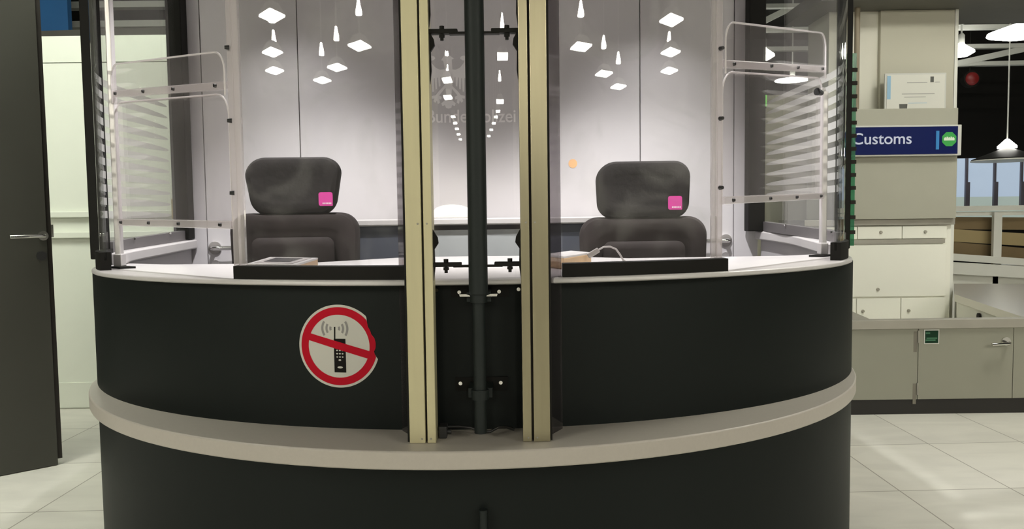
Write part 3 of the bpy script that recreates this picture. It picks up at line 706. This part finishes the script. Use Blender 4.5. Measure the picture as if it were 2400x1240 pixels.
# ------------------------------------------------------------------ things on the worktop
tr = thing('document_scanner', 'flat white document scanner with a dark glass and wooden side on the left worktop', 'scanner', (-.68, 2.3, 1.018))
tc_ = [(-.741, 2.142), (-.584, 2.07), (-.614, 2.428), (-.795, 2.526)]
cxm = sum(p[0] for p in tc_) / 4; cym = sum(p[1] for p in tc_) / 4
def shr(f): return [(cxm + (x - cxm) * f, cym + (y - cym) * f) for x, y in tc_]
obj('body', prism_xy(shr(.995), 1.0185, 1.046), M['wood'], tr, label='wooden side')
obj('frame', prism_xy(tc_, 1.046, 1.051), M['counter_white'], tr, label='white frame')
obj('screen', prism_xy(shr(.80), 1.051, 1.0525), M['grey_plastic'], tr); obj('dark_glass', prism_xy([(cxm + (x - cxm) * .55 , cym + (y - cym) * .55 ) for x, y in tc_], 1.0525, 1.0535), M['screen'], tr, label='dark glass field')
wb = thing('wooden_box', 'small wooden box with a white lid on the right worktop beside the metal post', 'box', (.19, 2.4, 1.018))
bx = [(.150, 2.213), (.254, 2.454), (.200, 2.60), (.095, 2.36)]
obj('body', prism_xy(bx, 1.0185, 1.050), M['wood'], wb, bevel=.002); c2x = sum(p[0] for p in bx) / 4; c2y = sum(p[1] for p in bx) / 4
obj('lid', prism_xy([(c2x + (x - c2x) * .98, c2y + (y - c2y) * .98) for x, y in bx], 1.050, 1.056), M['counter_white'], wb, bevel=.001)
pg = thing('plug_cable', 'grey plug and thin cable looping over the right worktop from the wooden box', 'cable', (.26, 2.37, 1.018))
obj('plug', bar((.238, 2.40, 1.046), (.272, 2.40, 1.066), .016, .016), M['grey_plastic'], pg, bevel=.003)
obj('cord', tube([(.272, 2.40, 1.066), (.288, 2.41, 1.074), (.310, 2.42, 1.0745), (.330, 2.43, 1.066), (.344, 2.44, 1.048), (.355, 2.45, 1.030), (.370, 2.47, 1.0215), (.42, 2.52, 1.0205)], .003, 8), M['grey_plastic'], pg, True)

# ------------------------------------------------------------------ office chairs
def chair(label, loc, rz, trap, dz, tagx):
    t = thing('office_chair', label, 'chair', loc, 'office chairs behind the counter'); t.rotation_euler.z = rz
    K = dict(parent=t, local=True)
    ho = []
    for x, z in rrect(-.176, .176, 1.193 + dz, 1.411 + dz, [.055, .055, .06, .075], 8):
        f = (z - 1.193 - dz) / .218; ho.append((x * ((.875 + .15 * min(1, f / .7)) if trap else (.97 + .05 * min(1, f / .5))), z))
    h = obj('headrest', loft(ho, [(-.045, .05), (-.052, .025), (-.045, .008), (-.03, 0), (.005, 0), (.02, .012), (.026, .04)]), M['chair'], smooth=True, **K)
    tg = obj('tag', prism_xz(rrect(tagx - .0265, tagx + .0265, 1.224 + dz, 1.276 + dz, [.008, .002, .008, .008], 4), -.0535, -.0525), M['magenta'], h, local=True, label='square magenta tag')
    obj('stem', box(-.055, .055, -.015, .01, 1.15 + dz, 1.21 + dz), M['plastic'], **K)
    bo = [(x * (1 - .12 * (1.2 + dz - z)), z) for x, z in rrect(-.245, .245, .56, 1.199 + dz, [.06, .06, .075, .075], 8)]
    bk = obj('backrest', loft(bo, [(-.04, .06), (-.052, .03), (-.045, .008), (-.03, 0), (.03, 0), (.05, .012), (.06, .05)]), M['chair_leather'], smooth=True, **K)
    lo2 = rrect(-.155, .155, .66, 1.105 + dz, [.03, .03, .03, .03], 6)
    obj('lumbar_pad', loft(lo2, [(-.074, .03), (-.072, .012), (-.062, .0), (-.045, 0)]), M['chair_leather'], bk, True, local=True, label='padded front cushion with a dark fold')
    st_ = B()
    so = rrect(-.25, .25, -.50, .0, .07, 6); a = [[st_.verts.new((x * f, y, z)) for x, y in so] for z, f in ((.44, .96), (.46, 1), (.51, 1), (.53, .96))]
    n_ = len(so)
    for i in range(3):
        for k in range(n_): st_.faces.new([a[i][k], a[i][(k + 1) % n_], a[i + 1][(k + 1) % n_], a[i + 1][k]])
    st_.faces.new(a[0][::-1]); st_.faces.new(a[3])
    obj('seat', st_, M['chair_leather'], smooth=True, **K)
    for sd in (-1, 1):
        ar = obj('armrest', box(sd * .30 - .035, sd * .30 + .035, -.36, -.08, .70, .735), M['plastic'], bevel=.01, **K)
        obj('arm_support', tube([(sd * .30, -.22, .70), (sd * .30, -.22, .50), (sd * .26, -.22, .46), (sd * .20, -.22, .45)], .016, 10), M['plastic'], ar, True, local=True)
    obj('gas_column', cyl((0, -.25, .10), (0, -.25, .44), .03, 18), M['plastic'], smooth=True, **K)
    for k in range(5):
        a_ = 2 * pi * k / 5 + .3; e = (.29 * cos(a_), -.25 + .29 * sin(a_))
        lg = obj('base_leg', bar((0, -.25, .11), (*e, .08), .035, .025), M['plastic'], **K)
        obj('caster', cyl((e[0] - .015 * sin(a_), e[1] + .015 * cos(a_), .027), (e[0] + .015 * sin(a_), e[1] - .015 * cos(a_), .027), .027, 16), M['plastic'], lg, True, local=True)
    obj('back_bar', box(-.03, .03, -.04, .05, .43, .62), M['plastic'], **K)
    # small pale print on the tag
    for k in range(6):
        x = tagx - .012 + k * .0058
        obj('print', box(x, x + .0042, -.0541, -.0536, 1.231 + dz, 1.2365 + dz), M['pale'], tg, local=True)
    return t
chair('dark office chair behind the left worktop, its headrest wider at the top', (-.838, 2.99, 0), radians(3), True, 0.0, .127)
chair('dark office chair behind the right worktop, its headrest evenly rounded', (.508, 2.99, 0), radians(-2), False, -.032, .118)

# ------------------------------------------------------------------ customs area at the right
one('wall_right', box(2.02, 3.0, 6.80, 6.9, 0, 2.21), M['beige'], 'low beige wall seen through the right side glass', 'wall', kind='structure')
cl = thing('column', 'tall beige column above the blue customs sign', 'column', (3.1, 6.5, 0))
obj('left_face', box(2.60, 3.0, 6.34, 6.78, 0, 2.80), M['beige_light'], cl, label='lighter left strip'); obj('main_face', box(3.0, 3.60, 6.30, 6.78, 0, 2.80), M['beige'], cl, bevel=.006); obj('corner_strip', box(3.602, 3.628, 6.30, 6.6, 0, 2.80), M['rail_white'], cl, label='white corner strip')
one('trim_6', box(2.4, 5.6, 6.0, 6.8, 2.80, 2.90), M['beam_dark'], 'dark beam over the beige column', 'trim', kind='structure')
one('downpipe', cyl((2.775, 6.22, 1.95), (2.775, 6.22, 2.80), .021, 18), M['brown_pipe'], 'thin brown pipe running down the left of the beige column', 'pipe', smooth=True)
one('fascia_panel', box(2.50, 3.44, 5.95, 6.25, 1.1195, 1.966), M['grey_fascia'], 'grey green fascia box carrying the blue sign', 'panel', bevel=.004)
sg_ = thing('customs_sign', 'blue customs sign with pale lettering and a green badge', 'sign', (3.0, 5.9, 1.6))
obj('frame', box(2.50, 3.437, 5.895, 5.949, 1.600, 1.832), M['sign_frame'], sg_, bevel=.003); obj('face', box(2.50, 3.405, 5.889, 5.895, 1.612, 1.820), M['blue'], sg_)
obj('lettering', text_bm('Customs', 2.603, 3.052, 1.690, 1.776, 5.889, .003, .006), M['blue_light'], sg_)
obj('stripe', box(3.238, 3.262, 5.8865, 5.889, 1.646, 1.786), M['cyan'], sg_)
bd = obj('badge', prism_xz([(3.338 + .058 * cos(pi / 8 + k * pi / 4), 1.722 + .058 * sin(pi / 8 + k * pi / 4)) for k in range(8)], 5.8862, 5.889), M['green'], sg_, label='green octagonal badge')
obj('badge_bar', box(3.298, 3.378, 5.8855, 5.8862, 1.712, 1.730), M['badge_pale'], bd, local=True)
for k in range(5): obj('badge_print', box(3.302 + .015 * k, 3.313 + .015 * k, 5.8848, 5.8855, 1.716, 1.736 + .004 * (k % 2)), M['badge_pale'], bd, local=True)
nt_ = thing('notice', 'framed white notice with small print leaning on the grey fascia box', 'notice', (3.24, 6.2, 1.967))
obj('frame', box(2.985, 3.475, 6.185, 6.20, 1.967, 2.275), M['sign_frame'], nt_, bevel=.003); obj('sheet', box(3.0, 3.46, 6.181, 6.185, 1.972, 2.262), M['paper'], nt_)
obj('blue_edge', box(3.002, 3.03, 6.179, 6.181, 2.07, 2.255), M['paper_blue'], nt_)
for (x0, x1, z0, z1, m_) in ((3.16, 3.32, 2.197, 2.201, 'ink'), (3.12, 3.38, 2.108, 2.113, 'ink'), (3.14, 3.31, 2.083, 2.088, 'ink'), (3.345, 3.372, 2.20, 2.245, 'ink_dark'), (3.38, 3.42, 2.198, 2.203, 'ink'), (3.17, 3.32, 2.036, 2.039, 'paper_blue')):
    obj('print_line', box(x0, x1, 6.1795, 6.181, z0, z1), M[m_], nt_)
obj('seal', prism_xz([(3.10, 2.032), (3.165, 2.032), (3.162, 1.99), (3.132, 1.982), (3.103, 1.99)], 6.179, 6.181), M['ink_dark'], nt_)

cb = thing('cabinet', 'cream drawer cabinet with a steel worktop under the grey fascia', 'cabinet', (3.0, 6.2, 0))
obj('carcass', box(2.30, 3.44, 6.015, 6.55, 0, 1.07), M['cabinet'], cb); obj('worktop', box(2.28, 3.455, 5.985, 6.57, 1.071, 1.119), M['steel_dull'], cb, bevel=.003, label='dull steel worktop')
for x0, x1, kx in ((2.33, 2.698, None), (2.704, 3.047, 2.882), (3.053, 3.398, 3.229)):
    d_ = obj('drawer', box(x0, x1, 5.998, 6.014, .966, 1.064), M['cabinet'], cb, bevel=.002)
    if kx: obj('knob', cyl((kx, 5.998, 1.017), (kx, 5.985, 1.017), .013, 16, .010), M['steel_dull'], d_, True, local=True)
obj('slot_rail', box(2.30, 3.385, 5.996, 6.014, .928, .960), M['steel_dull'], cb, label='dull steel rail under the drawers')
d_ = obj('flap', box(2.33, 3.398, 5.998, 6.014, .512, .918), M['cabinet'], cb, bevel=.002, label='wide cream flap'); obj('knob', cyl((2.866, 5.998, .571), (2.866, 5.985, .571), .013, 16, .010), M['steel_dull'], d_, True, local=True)
for x0, x1, kx in ((2.33, 2.698, None), (2.704, 3.047, 2.751), (3.053, 3.398, 3.11)):
    d_ = obj('cabinet_door', box(x0, x1, 5.998, 6.014, .08, .500), M['cabinet'], cb, bevel=.002)
    if kx: obj('knob', cyl((kx, 5.998, .40), (kx, 5.985, .40), .013, 16, .010), M['steel_dull'], d_, True, local=True)

ib = thing('inspection_bench', 'long low grey bench front with a steel cap and black kick board', 'bench', (2.8, 4.42, 0))
for x0, x1 in ((1.35, 2.337), (2.341, 2.887), (2.891, 3.9)): obj('panel', box(x0, x1, 4.395, 4.44, .088, .498), M['bench'], ib)
obj('steel_cap', box(1.35, 3.9, 4.383, 4.45, .500, .553), M['steel_dull'], ib, bevel=.003); obj('kick_board', box(1.35, 3.9, 4.400, 4.44, 0, .086), M['kick'], ib)
for z in (.454, .150): obj('hinge', cyl((2.338, 4.392, z - .035), (2.338, 4.392, z + .035), .006, 12), M['steel_dull'], ib, True); obj('stain', box(2.312, 2.331, 4.3942, 4.3949, z - .09, z + .03), M['stain'], ib)
ha = obj('handle', tube([(2.842, 4.395, .415), (2.842, 4.355, .415), (2.83, 4.348, .413), (2.735, 4.348, .410)], .009, 10), M['chrome'], ib, True, label='chrome lever handle'); obj('rose', cyl((2.842, 4.395, .42), (2.842, 4.385, .42), .026, 20), M['chrome'], ha, True, local=True)
gs = thing('green_label', 'small dark green label on the grey bench front', 'label', (2.413, 4.394, .45))
obj('border', box(2.370, 2.458, 4.3925, 4.3942, .410, .495), M['sign_frame'], gs); obj('field', box(2.376, 2.452, 4.3915, 4.3925, .416, .488), M['label_green'], gs)
for k, (x0, x1, z) in enumerate(((2.379, 2.404, .470), (2.384, 2.445, .440), (2.379, 2.436, .429))): obj('print_line', box(x0, x1, 4.391, 4.3915, z, z + .008), M['label_print'], gs)
lb = thing('left_side_bench', 'steel topped side bench running back from the bench front beside the booth', 'bench', (1.9, 4.9, 0))
obj('top', prism_xy([(1.40, 4.455), (2.085, 4.455), (2.148, 4.85), (2.22, 5.9), (1.40, 5.9)], .505, .551), M['steel_dull'], lb); obj('base', box(1.42, 2.05, 4.47, 5.88, 0, .504), M['bench'], lb)
rb = thing('right_side_bench', 'steel topped side bench angling back at the right edge', 'bench', (3.7, 5.5, 0))
rp = [(2.975, 4.455), (3.315, 5.73), (3.80, 6.58), (4.55, 6.45), (4.2, 5.75), (3.87, 4.455)]
obj('top', prism_xy(rp, .500, .553), M['steel'], rb, label='brushed steel top'); rcx = sum(p[0] for p in rp) / 6; rcy = sum(p[1] for p in rp) / 6
obj('base', prism_xy([(rcx + (x - rcx) * .95, rcy + (y - rcy) * .985) for x, y in rp], 0, .499), M['cabinet'], rb, label='cream base')
hp = Vector((2.975, 4.455, 0)).lerp(Vector((3.315, 5.73, 0)), .62); obj('cable_hole', cyl((hp.x + .026, hp.y, .445), (hp.x + .012, hp.y + .004, .445), .028, 18), M['slit'], rb, True, label='dark round cable hole')

# conveyor side and rail in the distance
cv = thing('conveyor_barrier', 'white framed baggage conveyor side with tan boards at the far right', 'conveyor', (5.0, 8.0, 0))
obj('top_rail', box(4.2, 6.3, 7.90, 8.0, 1.175, 1.228), M['rail_white'], cv); obj('second_rail', box(4.2, 6.3, 7.93, 8.02, 1.127, 1.168), M['rail_white'], cv)
obj('upper_board', bar((4.2, 8.05, 1.06), (6.3, 8.05, 1.02), .03, .13), M['brown'], cv, label='brown board'); obj('middle_board', bar((4.2, 8.04, .955), (6.3, 8.04, .80), .03, .13), M['tan'], cv, label='tan board'); obj('lower_board', bar((4.2, 8.05, .815), (6.3, 8.05, .60), .03, .17), M['brown'], cv, label='brown board')
for x in (4.935, 6.1): obj('post', box(x, x + .055, 7.86, 7.90, .40, 1.16), M['rail_white'], cv); obj('post_edge', box(x + .060, x + .095, 7.88, 7.92, .45, 1.13), M['rail_white'], cv)
obj('lower_beam', bar((4.2, 7.82, .735), (6.3, 7.82, .56), .10, .07), M['rail_white'], cv); obj('skirt', bar((4.2, 7.80, .62), (6.3, 7.80, .47), .06, .12), M['rail_white'], cv); obj('base', box(4.2, 6.3, 7.86, 8.3, 0, .60), M['rail_white'], cv)
wn2 = thing('window_1', 'pale blue lit window band at the far right', 'window', (6.2, 10, 1.2), kind='structure')
obj('pane', box(5.2, 7.6, 10.02, 10.04, 1.36, 1.86), M['window'], wn2); obj('low_pane', box(5.2, 7.6, 10.02, 10.04, 1.0, 1.36), M['window_low'], wn2)
for x in (5.565, 5.907, 6.272, 6.621, 6.98): obj('mullion', box(x - .014, x + .014, 9.99, 10.02, 1.2, 1.86), M['mullion'], wn2)
for x in (5.915, 6.28, 6.63): obj('mullion_foot', box(x - .03, x + .022, 9.97, 9.99, 1.21, 1.55), M['mullion'], wn2)

def trussbar(name, a, b, t, h, parent, m='truss'): return obj(name, bar(a, b, t, h), M[m], parent)
ta_ = thing('ceiling_truss', 'pale grey ceiling truss over the far right, the nearer one', 'truss', (5, 9, 3.4))
trussbar('chord', (2.3, 9.0, 3.555), (7.5, 9.0, 3.555), .08, .045, ta_); trussbar('chord', (2.3, 9.2, 3.335), (7.5, 9.2, 3.335), .08, .05, ta_)
for a, b in (((5.18, 9.08, 3.35), (5.93, 9.08, 3.56)), ((2.86, 9.08, 3.36), (3.30, 9.08, 3.57)), ((4.0, 9.08, 3.57), (4.7, 9.08, 3.36)), ((6.7, 9.08, 3.56), (5.98, 9.08, 3.36))): trussbar('diagonal', a, b, .06, .065, ta_)
tb_ = thing('ceiling_truss', 'pale grey ceiling truss over the far right, the lower one behind', 'truss', (5, 9.5, 3.0))
trussbar('chord', (2.6, 9.5, 3.175), (7.5, 9.5, 3.175), .08, .05, tb_); trussbar('chord', (4.9, 9.52, 2.962), (7.5, 9.52, 2.985), .08, .05, tb_)
trussbar('diagonal', (5.40, 9.5, 2.96), (6.28, 9.5, 3.14), .06, .07, tb_)
for i, (z, y_, nm) in enumerate(((3.107, 7.0, 'upper'), (2.938, 7.0, 'lower'))):
    one('ceiling_beam', bar((-5.2, y_, z), (-1.6, y_, z), .10, .055), M['truss'], 'pale grey ceiling beam above the left partition, the %s of two' % nm, 'beam', 'ceiling beams above the left partition')
one('dark_beam', bar((-5.2, 6.5, 2.70), (-1.6, 6.5, 2.76), .12, .07), M['beam_dark'], 'dark beam just above the left partition', 'beam')
one('blue_panel', box(-4.4, -3.665, 6.5, 6.56, 2.735, 3.6), M['blue_panel'], 'blue hanging panel above the left partition', 'panel')
rs = thing('signal_lamp', 'dim red round signal lamp in the dark far right', 'lamp', (5.65, 9.5, 2.79))
obj('lens', lathe([(.08, 0), (.075, .02), (.05, .045), (.01, .055)], (0, 0, 0)), M['red_lamp'], rs, True, local=True); rs.rotation_euler = (pi / 2, 0, 0); obj('rod', cyl((0, .08, -.05), (0, 1.51, -.05), .01, 8), M['black'], rs, True, local=True)
obj('housing', cyl((0, 0, -.08), (0, 0, 0), .10, 24), M['black'], rs, True, local=True)
gx = thing('exit_light', 'small green light seen through the right side glass', 'lamp', (2.20, 6.74, 2.16)); obj('lens', box(2.185, 2.22, 6.70, 6.74, 2.10, 2.20), M['green_lamp'], gx, bevel=.008); obj('housing', box(2.18, 2.225, 6.74, 6.799, 2.09, 2.21), M['black'], gx)

# ------------------------------------------------------------------ pendant lamps
def pendant(x, y, z, label, size=.33, dm='lamp_white', rot=.12, group=None, bulb=True):
    t = thing('pendant_lamp', label, 'lamp', (x, y, z), group); t.rotation_euler.z = rot
    h = size / 2; K = dict(parent=t, local=True)
    obj('diffuser', box(-h, h, -h, h, 0, .02), M[dm], **K)
    bm = B(); a = [bm.verts.new((sx * (h + .012), sy * (h + .012), .0205)) for sx, sy in ((-1, -1), (1, -1), (1, 1), (-1, 1))]; b = [bm.verts.new((sx * .09, sy * .09, .12)) for sx, sy in ((-1, -1), (1, -1), (1, 1), (-1, 1))]
    bm.faces.new(a[::-1]); bm.faces.new(b)
    for k in range(4): bm.faces.new([a[k], a[(k + 1) % 4], b[(k + 1) % 4], b[k]])
    obj('shade', bm, M['truss'], **K)
    obj('rod', cyl((0, 0, .12), (0, 0, 4.3 - z), .008, 8), M['truss'], **K)
    if bulb: obj('upper_bulb', lathe([(.062, .34), (.058, .38), (.035, .44), (.015, .50)], (0, 0, 0), 12), M['lamp_bulb'], smooth=True, **K)
    return t
for x, y in ((-4.32, -1.70), (-5.44, -2.80), (-6.17, -3.59), (-3.67, -3.57), (-4.75, -4.32), (-5.59, -4.83), (4.47, -1.61), (5.54, -2.60), (6.35, -3.39), (3.70, -3.52), (5.06, -4.57), (6.01, -5.15), (-1.02, -6.49), (-1.15, -7.94), (.89, -4.98), (1.19, -8.39)):
    pendant(x, y, 3.0, 'square pendant lamp over the hall in front of the booth', group='pendant lamps in front of the booth')
for x, y in ((-1.12, -10.2), (-1.08, -11.15), (-1.05, -12.1), (-1.01, -13.15), (-.96, -14.26), (1.21, -9.5), (1.17, -10.25), (1.14, -11.2), (1.07, -12.3), (1.0, -13.55)):
    pendant(x, y, 3.0, 'small square pendant lamp far down the hall in front of the booth', .2, group='small distant pendant lamps', bulb=False)
for x, y, dm_, lb_ in ((-2.38, 2.85, 'fill_lamp_l', 'large square fill lamp added out of view over the left aisle'), (3.4, 3.3, 'fill_lamp_r', 'large square fill lamp added out of view over the right aisle'), (4.9, 4.6, 'fill_lamp_b', 'large square fill lamp added out of view over the right side bench')):
    pendant(x, y, 3.9, lb_, 1.6 if dm_ == 'fill_lamp_l' else 1.0, dm_, 0, bulb=False)  # added fill lamps out of view, brightening the aisles, partition and customs side
def dish(x, y, z, r, label, flat=1.0):
    t = thing('dish_lamp', label, 'lamp', (x, y, z)); K = dict(parent=t, local=True)
    obj('glowing_dish', lathe([(r * .5, .15 - .15 * flat), (r, .15 - .11 * flat), (r * .98, .15 - .09 * flat), (r * .3, .15 - .02 * flat), (.03, .15)], (0, 0, 0), 32), M['lamp_far'], smooth=True, **K)
    obj('socket', lathe([(.035, .15), (.035, .24), (.02, .26)], (0, 0, 0), 14), M['truss'], smooth=True, **K)
    obj('rod', cyl((0, 0, .25), (0, 0, 4.3 - z), .01, 8), M['truss'], **K)
dish(5.18, 7.9, 2.92, .30, 'bright dish lamp high at the right edge')
dish(5.22, 9.0, 2.96, .14, 'small bright dish lamp half behind the beige column')
dish(2.93, 9.0, 2.95, .13, 'bright dish lamp seen through the right side glass, the upper left one')
dish(4.0, 11.0, 2.95, .24, 'bright wide dish lamp seen through the right side glass, the lower one', .4)
def shade_lamp(x, y, z, label):
    t = thing('shaded_lamp', label, 'lamp', (x, y, z)); K = dict(parent=t, local=True)
    obj('shade', lathe([(.36, .0), (.36, .012), (.06, .13), (.03, .135)], (0, 0, 0), 32), M['black'], smooth=True, **K)
    obj('rim', lathe([(.355, -.012), (.37, -.012), (.37, 0), (.355, 0)], (0, 0, 0), 32), M['rail_white'], smooth=True, **K)
    obj('bulb', lathe([(.10, .1355), (.10, .16), (.06, .20), (.02, .24)], (0, 0, 0), 20), M['lamp_far'], smooth=True, **K)
    obj('rod', cyl((0, 0, .23), (0, 0, 4.3 - z), .008, 8), M['truss'], **K)
shade_lamp(5.78, 9.0, 1.765, 'black shaded pendant lamp with a bright top bulb before the blue window')
shade_lamp(5.02, 9.6, 1.765, 'black shaded pendant lamp half hidden behind the blue sign end')
